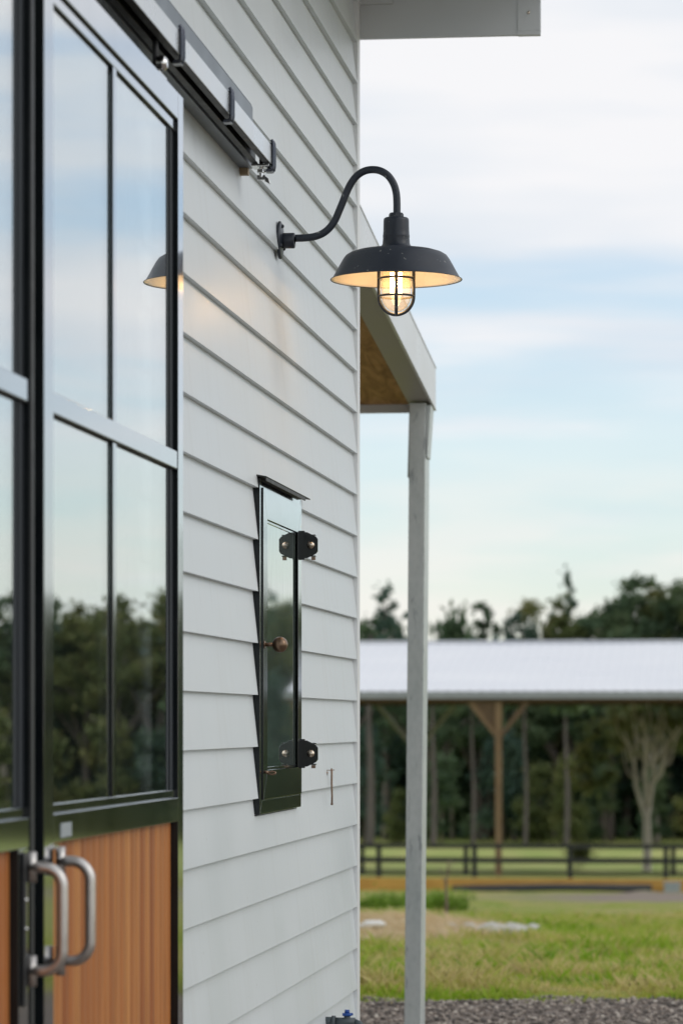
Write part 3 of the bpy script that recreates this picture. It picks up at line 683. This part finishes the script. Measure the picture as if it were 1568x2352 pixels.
nb = 6000; Vs = np.zeros((nb, 4, 3))
for k in range(nb):
    a = random.uniform(0, 6.28); r_ = random.random()**.5*1.03; x = BED[0]+BED[2]*r_*math.cos(a); y = BED[1]+BED[3]*r_*math.sin(a); z = gz(x,y)+.20*(1-r_*r_)+.02
    L_ = random.uniform(.06, .22); t = random.uniform(0, 6.28); e_ = random.uniform(-.2, .6); dx, dy, dz = L_*math.cos(t), L_*math.sin(t), L_*e_; w_ = .004
    Vs[k] = [(x,y,z),(x+w_,y,z+w_),(x+dx+w_,y+dy,z+dz+w_),(x+dx,y+dy,z+dz)]
tag(link('straw', fast_mesh('straw', Vs.reshape(-1,3), np.arange(nb*4).reshape(nb,4), M_straw)), kind='stuff')
M_stone = mottled('edging_stone', (.40,.39,.36), (.60,.58,.53), 5, (.7,.85), .5, 20, 0, (1,1,1), 5, .3, .02).m
def rock(r, seed):
    bm = bmesh.new(); bmesh.ops.create_icosphere(bm, subdivisions=3, radius=1)
    for v in bm.verts:
        d = 1+.35*mnoise.noise(v.co*1.3+Vector((seed*7,0,0)))+.12*mnoise.noise(v.co*3.5+Vector((0,seed*5,0))); v.co = Vector((v.co.x*r[0], v.co.y*r[1], v.co.z*r[2]))*d
    me = bpy.data.meshes.new('stone'); bm.to_mesh(me); bm.free(); me.materials.append(M_stone)
    for p in me.polygons: p.use_smooth = True
    return me
stones = [(-1.62,20.45,0.125,'flat grey edging stone at the front of the straw bed, beside the channel post'),(-1.42,20.40,0.150,'second grey edging stone from the post along the straw bed'),(-1.20,20.52,0.138,'middle edging stone of the straw bed, low and rounded'),(-1.00,20.62,0.163,'long pale edging stone near the right end of the straw bed'),(-.80,20.90,0.138,'pale edging stone at the right corner of the straw bed'),(-.66,21.30,0.112,'smallest edging stone past the right corner of the straw bed')]
for i, (x, y, r, lb) in enumerate(stones):
    tag(link('edging_stone', rock((r, r*.8, r*.55), i+1), loc=(x, y, gz(x,y)+.10)), lb, 'stone', 'edging stones round the straw bed')
w = rock((.12,.10,.045), 11); w.materials.clear(); w.materials.append(mottled('white_tray', (.7,.7,.68), (.78,.78,.76), 4, (.4,.5)).m)
tag(link('slab', w, loc=(-2.10, 19.8, gz(-2.1,19.8)+.17)), 'flat white slab lying on the straw left of the post', 'slab')
sp_ = empty('sapling', (-1.72, 23.7, gz(-1.72,23.7))); tag(sp_, 'thin bare sapling tied to a stake in the straw bed', 'sapling')
M_bark = mottled('bark', (.14,.10,.07), (.26,.20,.15), 8, (.8,.9), .5, 30, 0, (1,1,.3)).m
zg = gz(-1.72, 23.7)
MB().tube(bez([(-1.72,23.7,zg),(-1.715,23.7,zg+.3),(-1.725,23.7,zg+.55),(-1.70,23.7,zg+.8)],5), .009, 8).tube([(-1.722,23.7,zg+.5),(-1.80,23.68,zg+.72)], .004, 6).tube([(-1.712,23.7,zg+.62),(-1.65,23.72,zg+.80)], .004, 6).build('stem', M_bark, sp_)
MB().box(-1.745,-1.725,23.72,23.74,zg,zg+.6).build('stake', M_bark, sp_)

# ------------------------------------------------------------------ foliage helper
def leaf_cloud(name, clumps, per, size, mat, flat=.55, seed=1):
    rs = np.random.RandomState(seed); V = []; n = 0
    for (cx, cy, cz, r, rz) in clumps:
        m = max(4, int(per*(r/.8)**2)); d = rs.normal(size=(m, 3)); d /= np.linalg.norm(d, axis=1)[:, None]
        p = d*np.minimum(np.abs(rs.normal(0, .62, (m, 1)))+.08, 1.7)*np.array([r, r, rz])+np.array([cx, cy, cz])
        a = rs.normal(size=(m, 3)); a /= np.linalg.norm(a, axis=1)[:, None]; b = np.cross(a, rs.normal(size=(m, 3))); b /= np.linalg.norm(b, axis=1)[:, None]
        s = size*rs.uniform(.5, 1.3, (m, 1)); a *= s; b *= s*flat
        V.append(np.stack([p-a, p-b*.9, p+a, p+b], 1)); n += m
    V = np.concatenate(V).reshape(-1, 3)
    return fast_mesh(name, V, np.arange(n*4).reshape(n, 4), mat)
def leafmat(name, a, b, c, sc_=.5): return two_sided(name, [(.28, a), (.5, b), (.74, c)], sc_, .55, .3, 4)
M_leafd = leafmat('dark_gum_leaves', (.060,.105,.060), (.10,.155,.080), (.18,.22,.10))
M_leafo = leafmat('olive_gum_leaves', (.085,.115,.040), (.15,.18,.065), (.27,.24,.09))
M_leafb = leafmat('blue_pine_leaves', (.050,.095,.075), (.085,.145,.108), (.13,.19,.12))
M_trunk = mottled('gum_trunk', (.20,.17,.145), (.38,.34,.30), 3, (.7,.85), .3, 10, 0, (2,2,.4)).m
M_trunkd = mottled('dark_trunk', (.09,.075,.07), (.17,.14,.125), 3, (.8,.9), .3, 10, 0, (2,2,.4)).m

def tree_proto(kind, seed, H):
    rnd = random.Random(seed); root = empty('tree_tmp'); tk = MB(); cl = []
    if kind == 'broad':
        fork = H*rnd.uniform(.35, .45); pts = [(0,0,-.3), (.1,0,fork*.5), (rnd.uniform(-.2,.2),0,fork)]
        tk.tube(bez(pts, 4), [.30-.12*i/8 for i in range(9)], 8)
        for k in range(7):
            a = k*2.4+rnd.random(); l = H*rnd.uniform(.3, .48); e = rnd.uniform(.7, 1.25); x, y, z = l*math.cos(a)*math.cos(e), l*math.sin(a)*math.cos(e), fork+l*math.sin(e)
            tk.tube(bez([(pts[-1][0],0,fork-.1), (x*.5,y*.5,fork+(z-fork)*.6), (x,y,z)], 4), [.14-.011*i for i in range(9)], 6)
            for j in range(9): cl.append((x*rnd.uniform(.5,1.35)+rnd.uniform(-.5,.5), y*rnd.uniform(.5,1.35)+rnd.uniform(-.5,.5), z+rnd.uniform(-1.5,1.0), rnd.uniform(.4,.95), rnd.uniform(.28,.6)))
        for j in range(14): cl.append((rnd.uniform(-2.3,2.3), rnd.uniform(-2.3,2.3), H*rnd.uniform(.66,.97), rnd.uniform(.4,.85), rnd.uniform(.3,.5)))
        per, size = 230, .17
    elif kind == 'tall':
        tk.tube(bez([(0,0,-.3),(.15,0,H*.3),(-.1,.1,H*.6),(0,0,H*.96)], 4), [.20-.013*i for i in range(13)], 8)
        for j in range(26):
            t = .38+.62*j/25; a = j*2.4; l = (1.5*(1-t)+.35)*rnd.uniform(.5,1.1); z = H*t
            tk.tube([(0,0,z-.3),(l*math.cos(a),l*math.sin(a),z)], .04, 5); cl.append((l*math.cos(a), l*math.sin(a), z, rnd.uniform(.3,.75)*(1.15-.45*t), rnd.uniform(.25,.5)))
        per, size = 230, .19
    else:    # understorey: leafy to the ground
        tk.tube([(0,0,-.3),(.1,0,H*.5),(0,0,H*.9)], [.12,.08,.03], 6)
        for j in range(30):
            t = rnd.random(); rr = (1.9*(1-t*t)+.3)*rnd.uniform(.3,1); a = rnd.uniform(0,6.28); cl.append((rr*math.cos(a), rr*math.sin(a), .5+t*(H-.8), rnd.uniform(.5,1.0), rnd.uniform(.5,.9)))
        per, size = 170, .2
    return root, tk, cl, per, size
KINDS = {}
LEAFM = {'broad': [M_leafd, M_leafo], 'tall': [M_leafb, M_leafd], 'bushy': [M_leafd, M_leafb, M_leafo]}
NAMES = {'broad': ('gum_tree', 'tree'), 'tall': ('young_gum_tree', 'tree'), 'bushy': ('leafy_tree', 'tree')}
for kd, cnt in (('broad', 3), ('tall', 3), ('bushy', 3)):
    for s_ in range(cnt):
        H = {'broad': 12.5, 'tall': 13, 'bushy': 7}[kd]
        root, tk, cl, per, size = tree_proto(kd, s_*13+len(kd), H)
        tm = tk.build('trunk', [M_trunk, M_trunkd, M_trunkd][s_ % 3], root); cm = leaf_cloud('crown', cl, per, size, LEAFM[kd][s_ % len(LEAFM[kd])], seed=s_+3)
        co = link('crown', cm, root); root.name = NAMES[kd][0]; KINDS[(kd, s_)] = (root, H, [False])
LAB = {'broad': 'broad dark gum tree in the wood beyond the shed', 'tall': 'slim pointed gum tree in the wood beyond the shed', 'bushy': 'low leafy tree at the foot of the wood beyond the fence'}
GRP = {'broad': 'broad gum trees of the wood', 'tall': 'slim gum trees of the wood', 'bushy': 'leafy trees at the foot of the wood'}
def plant(kd, s_, x, y, top=None, label=None, sxy=None):
    root, H, used = KINDS[(kd, s_)]
    g0 = gz(x, y); h = (top-g0) if top is not None else H*random.uniform(.85, 1.05); k = h/H; w_ = sxy or k*random.uniform(.85, 1.15)
    if not used[0]:
        used[0] = True; o = root; o.location = (x, y, g0); o.rotation_euler = (0,0,random.uniform(0,6.28)); o.scale = (w_, w_, k)
    else: o = copy_tree(root, (x, y, g0), random.uniform(0, 6.28), (w_, w_, k))
    tag(o, label or LAB[kd], 'tree', GRP[kd]); return o
# skyline trees seen over the shed roof
sky_trees = [('broad',0,-22.3,190,8.0,None),('tall',0,-19.6,186.7,9.2,1.15),('bushy',0,-15.6,187,7.5,1.15),('tall',1,-13.6,187.4,8.4,1.1),('tall',2,-12.0,187.6,7.7,1.1),('bushy',1,-11.0,187.7,7.3,.5),
             ('broad',1,-9.6,188,9.2,.95),('tall',0,-8.79,190,10.2,.62),('broad',2,-6.6,188,9.6,1.05),('broad',0,-4.0,188.5,10.3,1.1),('broad',1,-1.4,188.7,10.2,1.1),('broad',2,2.0,190,9.9,1.1),('broad',0,-2.7,192,9.8,1.0),('broad',1,-5.4,192,9.0,1.0)]
sky_lab = {0: 'broad crown just beside the barn corner above the roof', 1: 'pointed tree rising above the roof between barn corner and post', 2: 'low rounded crown right of the post above the roof', 3: 'slim pointed tree above the roof just right of the low rounded crown', 4: 'lower slim tree second right of the low rounded crown above the roof',
           5: 'tiny tree top peeping above the roof left of the broad crowns', 6: 'broad crown below the thin spiking tree above the roof', 7: 'tallest thin tree spiking above the shed roof', 8: 'airy broad crown just right of the thin spiking tree', 9: 'tall rounded crown highest of the broad crowns above the roof', 10: 'broad dark crown at the right edge of the picture above the roof'}
for i, (kd, s_, x, y, top, sw) in enumerate(sky_trees): plant(kd, s_, x, y, top, sky_lab.get(i), sxy=sw)
rnd = random.Random(5)
x = 6.0
while x < 47:                                  # wood going on to the right, mirrored in the door glass
    kd = rnd.choice(['broad','broad','broad','bushy']); plant(kd, rnd.randrange(3), x, 190+rnd.uniform(-4,6)-(x*.02), 8.9+rnd.uniform(-1.0,.8)+max(0,(x-25))*.03, sxy=rnd.uniform(1.0,1.25)); x += rnd.uniform(2.0, 3.2)
x = 7.0
while x < 46: plant('bushy', rnd.randrange(3), x, 178+rnd.uniform(-3,3), rnd.uniform(.5, 3.0), 'low leafy tree at the foot of the wood, mirrored in the door glass', sxy=rnd.uniform(1.0,1.3)); x += rnd.uniform(2.2, 3.4)
x = -24
while x < 6:                                   # crowns inside the wood, seen under the shed roof
    plant(rnd.choice(['broad','tall']), rnd.randrange(3), x, rnd.uniform(176,186), rnd.uniform(5.2,6.2)); x += rnd.uniform(1.9, 3.2)
x = -24
while x < 6:
    plant('bushy', rnd.randrange(3), x, rnd.uniform(169,180), rnd.uniform(-2.5, 1.5)); x += rnd.uniform(1.6, 3.0)
# straight bare trunks standing at the edge of the wood
M_mauve = mottled('mauve_gum_bark', (.075,.065,.065), (.135,.112,.108), 2.5, (.7,.8), .2, 10, 0, (2,2,.4)).m
for i, (x, y, r0, h_, lb) in enumerate([(-17.89,162.8,.24,11.5,'thick straight mauve trunk left of the channel post'), (-14.56,163.1,.17,10.5,'slim trunk just right of the channel post under the shed roof'), (-12.83,167.4,.12,10,'thin trunk close beside the tan shed post'), (-9.9,165.7,.12,10.5,'thin dark trunk midway between shed post and round bush'), (-7.63,164.0,.15,10.2,'reddish slim trunk above the round bush')]):
    g0 = gz(x, y); o = empty('bare_trunk_gum', (x, y, g0)); tag(o, lb, 'tree', 'straight trunks at the edge of the wood')
    MB().tube(bez([(x,y,g0-.3),(x+.06,y,g0+h_*.3),(x-.05,y,g0+h_*.62),(x+.05,y,g0+h_)], 5), [r0*(1-.045*j) for j in range(16)], 10).build('trunk', M_mauve, o)
    cl = [(rnd.uniform(-1.1,1.1), rnd.uniform(-1,1), h_*rnd.uniform(.72,1.0), rnd.uniform(.4,.7), rnd.uniform(.3,.5)) for _ in range(16)]
    link('crown', leaf_cloud('crown', cl, 170, .2, M_leafd, seed=60+i), o)
# the mass of the far wood behind them
cl = [(rnd.uniform(-34, 60), rnd.uniform(192, 204), rnd.uniform(-5.5, 5.6), rnd.uniform(1.4, 2.8), rnd.uniform(1.2, 2.2)) for _ in range(700)]+[(rnd.uniform(6, 60), rnd.uniform(191, 198), rnd.uniform(1.0, 6.6), rnd.uniform(1.3, 2.6), rnd.uniform(1.0, 1.8)) for _ in range(260)]
fm = leaf_cloud('far_wood', cl, 42, .5, M_leafb, .7, 9)
tag(link('far_wood', fm), kind='stuff')
# big tree to the right, mirrored in the hatch and door glass
plant('broad', 0, 18.9, 118, 9.6, 'large spreading gum tree standing past the end of the shed', sxy=.5)
plant('bushy', 1, 17.3, 122, 3.2, 'low leafy tree next to the large gum past the end of the shed', sxy=.5)
# pale multi-stemmed gum behind the fence
pg = empty('forked_gum', (-2.31, 123.31, gz(-2.3,123.3))); tag(pg, 'pale many stemmed gum tree standing behind the black fence at right', 'tree')
z0 = gz(-2.3, 123.3); T = MB(); bx, by = -2.31, 123.31
T.tube(bez([(bx,by,z0-.2),(bx+.02,by,z0+1.3),(bx-.02,by,z0+2.6)],5), [.19-.006*i for i in range(11)], 10)
forks = [(-.75,-.1,5.6,2.3),(-.12,.0,6.4,2.9),(.42,.1,6.3,2.2),(1.1,.2,5.9,3.4)]
for fx, fy, fh, sh in forks: T.tube(bez([(bx,by,z0+sh-.25),(bx+fx*.55,by+fy*.5,z0+sh+(fh-sh)*.33),(bx+fx*.7,by+fy,z0+sh+(fh-sh)*.66),(bx+fx*1.2,by+fy,z0+fh)],4), [.105-.006*i for i in range(13)], 8)
for fx, fy, fh, sh in forks:
    for q_ in range(6):
        t_ = .35+.1*q_; sx_ = fx*(.55+.6*t_*.8); sz_ = z0+sh+(fh-sh)*t_; dx_ = (-1)**q_*rnd.uniform(.25,.7)
        T.tube(bez([(bx+sx_,by+fy*.9,sz_),(bx+sx_+dx_*.5,by+fy,sz_+.35),(bx+sx_+dx_*.8,by+fy,sz_+rnd.uniform(.8,1.5))],4), [.045-.0035*i for i in range(9)], 6)
T.build('trunk', mottled('pale_gum_bark', (.62,.55,.51), (.82,.75,.70), 3, (.7,.8), .2, 10, 0, (2,2,.4)).m, pg, loc=(bx,by,z0))
cl = [(rnd.uniform(-2.3,2.3), rnd.uniform(.3,2.4), rnd.uniform(4.9,7.2), rnd.uniform(.45,.8), rnd.uniform(.35,.6)) for _ in range(30)]+[(rnd.uniform(-2.8,-1.4), rnd.uniform(0,1), rnd.uniform(3.2,5), rnd.uniform(.35,.6), .4) for _ in range(9)]
link('crown', leaf_cloud('crown', cl, 150, .16, M_leafo, seed=21), pg)
# round bush behind the fence
rb = leaf_cloud('round_bush', [(0,0,.40,.52,.46),(.1,0,.2,.46,.4),(-.12,.1,.1,.48,.5)], 1300, .07, M_leafo, seed=4)
tag(link('round_bush', rb, loc=(-4.63, 115.98, gz(-4.6,116)+.55)), 'round dark green bush behind the black fence', 'bush')
MBt = MB().tube([(0,0,-.6),(0,0,.4)], .05, 8)
# leafy weeds behind the bed
M_weed = two_sided('weed_leaves', [(.3, (.12,.22,.02)), (.55, (.20,.33,.04)), (.8, (.32,.42,.07))], 3, .5, .4)
for i, (x, y, r, lb) in enumerate([(-4.45,41.5,.34,'fresh green weed clump between barn corner and post'), (-3.30,41.0,.30,'fresh green weed clump just right of the channel post'), (-3.85,42.0,.36,'tall weed clump partly hidden behind the channel post')]):
    me = leaf_cloud('weed_clump', [(rnd.gauss(0,.24), rnd.uniform(-.3,.3), .06+abs(rnd.gauss(0,.10)), rnd.uniform(.10,.24), rnd.uniform(.08,.2)) for _ in range(26)], 1700, .035, M_weed, .4, i+30)
    tag(link('weed_clump', me, loc=(x, y, gz(x,y))), lb, 'weeds', 'weed clumps behind the straw bed')

# ------------------------------------------------------------------ black rail fences and timber edging
M_fence = mottled('dark_fence_timber', (.012,.014,.014), (.028,.028,.026), 6, (.6,.75), .3, 20).m
def fence(name, label, posts, th=1.12):
    y = posts[0][1]; root = empty(name, (posts[0][0], y, gz(*posts[0]))); tag(root, label, 'fence', 'black rail fences round the paddock')
    for (px, py) in posts:
        g0 = gz(px, py); MB().box(px-.08, px+.08, py-.068, py+.068, g0-.1, g0+th).build('post', M_fence, root, .01)
    for h, w_ in ((th-.08, .15), (th*.50, .14)):
        mb = MB()
        for (ax_, ay_), (bx_, by_) in zip(posts[:-1], posts[1:]):
            za, zb_ = gz(ax_, ay_)+h, gz(bx_, by_)+h
            mb.hexa([(ax_,ay_-.11,za-w_/2),(bx_,by_-.11,zb_-w_/2),(bx_,by_-.07,zb_-w_/2),(ax_,ay_-.07,za-w_/2),(ax_,ay_-.11,za+w_/2),(bx_,by_-.11,zb_+w_/2),(bx_,by_-.07,zb_+w_/2),(ax_,ay_-.07,za+w_/2)])
        mb.build('rail', M_fence, root)
fence('paddock_fence', 'near black two rail fence above the timber edging', [(-13.2+3.06*i, 94.85+.36*i) for i in range(9)])
fence('paddock_fence', 'farther black two rail fence behind the near one', [(-15.4+3.62*i, 104.6+.43*i) for i in range(8)])
te = MB()
for i in range(8):
    xx = -18+3.6*i; z = gz(xx, 93.2); te.box(xx, xx+3.58, 92.70, 92.88, -3.85, -3.602); te.box(xx+.3, xx+3.88, 92.712, 92.872, -3.600, -3.39)
tag(te.build('timber_edging', mottled('treated_pine', (.46,.24,.05), (.62,.36,.09), 2.5, (.7,.8), .3, 20, 0, (.6,1,6)).m), 'orange brown timber sleepers edging the paddock below the fence', 'edging')
tag(MB().tube([(-7.5, 92.2, gz(-7,92.2)+.03), (-4.5, 92.2, gz(-5,92.2)+.1), (-1.3, 92.25, gz(-1,92.2)+.1)], .15, 10).build('drain_pipe', M_matte), 'long black pipe lying in front of the timber edging', 'pipe')
gb = mottled('galvanised_box', (.3,.33,.36), (.36,.39,.42), 3, (.4,.5)).m
tag(MB().box(-.92,-.42,91.9,92.4,-3.85,-3.50).box(-.95,-.39,91.87,92.43,-3.498,-3.46).build('utility_box', gb, None, .01), 'small grey box at the end of the timber edging', 'box')

# ------------------------------------------------------------------ open shed with a long white roof
shed = empty('open_shed', (0, 104, gz(0,104))); tag(shed, 'long open shed with pale steel roof on timber posts', 'shed')
x0, x1 = -30.0, 14.15; ye, yr, yk = 101.8, 113.2, 123.7; ze, zr = 2.56, 4.50
M_shroof = mottled('white_shed_roof', (.68,.70,.75), (.80,.81,.84), .35, (.25,.45), 0, 10, 0, (.5,1,1)).m
M_gut = mottled('shed_gutter_grey', (.28,.30,.32), (.33,.35,.37), 2, (.4,.5)).m
M_shtim = mottled('shed_timber', (.17,.105,.055), (.25,.165,.09), 3, (.7,.8), .3, 10, 0, (1,1,.4)).m
M_shdk = mottled('shed_purlin_timber', (.10,.062,.035), (.16,.10,.055), 3, (.7,.8)).m
ro = MB(); rib = .38; n = int((x1-x0)/rib)
for (ya, za, yb_, zb_) in ((ye, ze, yr, zr), (yr, zr, yk, ze)):
    vs = []; fs = []
    for i in range(n*4+1):
        xx = x0+i*rib/4; h = (0, .0, .012, .012)[i % 4]
        vs += [(xx, ya, za+h), (xx, yb_, zb_+h)]
    for i in range(n*4): fs.append((2*i, 2*i+2, 2*i+3, 2*i+1))
    ro.add(vs, fs)
ro.box(x0, x1, yr-.18, yr+.18, zr+.01, zr+.07)
ro.build('roof', M_shroof, shed)
MB().box(x0, x1, ye-.12, ye-.002, ze-.24, ze-.01).box(x0, x1, yk+.002, yk+.12, ze-.24, ze-.01).build('gutter', M_gut, shed)
tm = MB().box(x0, x1, ye+.1, ye+.2, ze-.36, ze-.09).box(x0, x1, yk-.2, yk-.1, ze-.36, ze-.09)
for i in range(1, 8):
    t = i/8
    for s_ in (0, 1):
        yy = ye+(yr-ye)*t if s_ == 0 else yk-(yk-yr)*t; zz = ze+(zr-ze)*t; tm.box(x0, x1, yy-.04, yy+.04, zz-.2, zz-.03)
tm.build('purlins', M_shdk, shed)
# underside lining just below the steel
ul = MB()
for (ya, za, yb_, zb_) in ((ye+.02, ze, yr, zr), (yr, zr, yk-.02, ze)):
    ul.hexa([(x0+.05,ya,za-.022),(x1-.05,ya,za-.022),(x1-.05,yb_,zb_-.022),(x0+.05,yb_,zb_-.022),(x0+.05,ya,za-.01),(x1-.05,ya,za-.01),(x1-.05,yb_,zb_-.01),(x0+.05,yb_,zb_-.01)])
ul.build('roof_lining', M_shdk, shed)
def shed_post(px_, py_, mat, br=1.0, sides=(-1,1)):
    g0 = gz(px_, py_); MB().box(px_-.11, px_+.11, py_-.11, py_+.11, g0-.1, ze-.365).build('post', mat, shed, .01)
    zj = ze-.36-br*1.15
    for s_ in sides:
        MB().hexa([(px_+s_*.11,py_-.06,zj-.12),(px_+s_*.11,py_+.06,zj-.12),(px_+s_*.11,py_+.06,zj+.10),(px_+s_*.11,py_-.06,zj+.10),(px_+s_*br*1.1,py_-.06,ze-.40),(px_+s_*br*1.1,py_+.06,ze-.40),(px_+s_*(br*1.1-.2),py_+.06,ze-.368),(px_+s_*(br*1.1-.2),py_-.06,ze-.368)]).build('brace', mat, shed)
    MB().hexa([(px_-.06,py_+.11,zj-.12),(px_+.06,py_+.11,zj-.12),(px_+.06,py_+.11,zj+.10),(px_-.06,py_+.11,zj+.10),(px_-.06,py_+br*1.6,ze-.42),(px_+.06,py_+br*1.6,ze-.42),(px_+.06,py_+br*1.6-.25,ze-.30),(px_-.06,py_+br*1.6-.25,ze-.30)]).build('brace', mat, shed)
M_pgrey = mottled('weathered_post', (.22,.23,.22), (.30,.30,.28), 3, (.6,.7)).m
shed_post(-6.76, 101.95, M_shtim, .95, (-1,)); 
zj = ze-.36-1.09
MB().hexa([(-6.65,101.9,zj-.12),(-6.65,102.0,zj-.12),(-6.65,102.0,zj+.10),(-6.65,101.9,zj+.10),(-5.7,101.9,ze-.40),(-5.7,102.0,ze-.40),(-5.9,102.0,ze-.368),(-5.9,101.9,ze-.368)]).build('brace', M_shdk, shed)
MB().prism([(-6.875,zj+.12),(-6.875,ze-.37),(-7.72,ze-.37)], 'y', 101.95, 101.99).build('gusset', M_shdk, shed)
shed_post(2.6, 101.95, M_shtim, .95); shed_post(12.9, 101.95, M_shtim, .95); shed_post(-16.1, 101.95, M_shtim, .95)
shed_post(-11.67, 123.7, mottled('pale_post', (.42,.44,.42), (.5,.51,.48), 3, (.6,.7)).m, 1.5); shed_post(-2.2+3, 124.4, M_pgrey, 1.1); shed_post(12.9, 124.4, M_pgrey, 1.1)
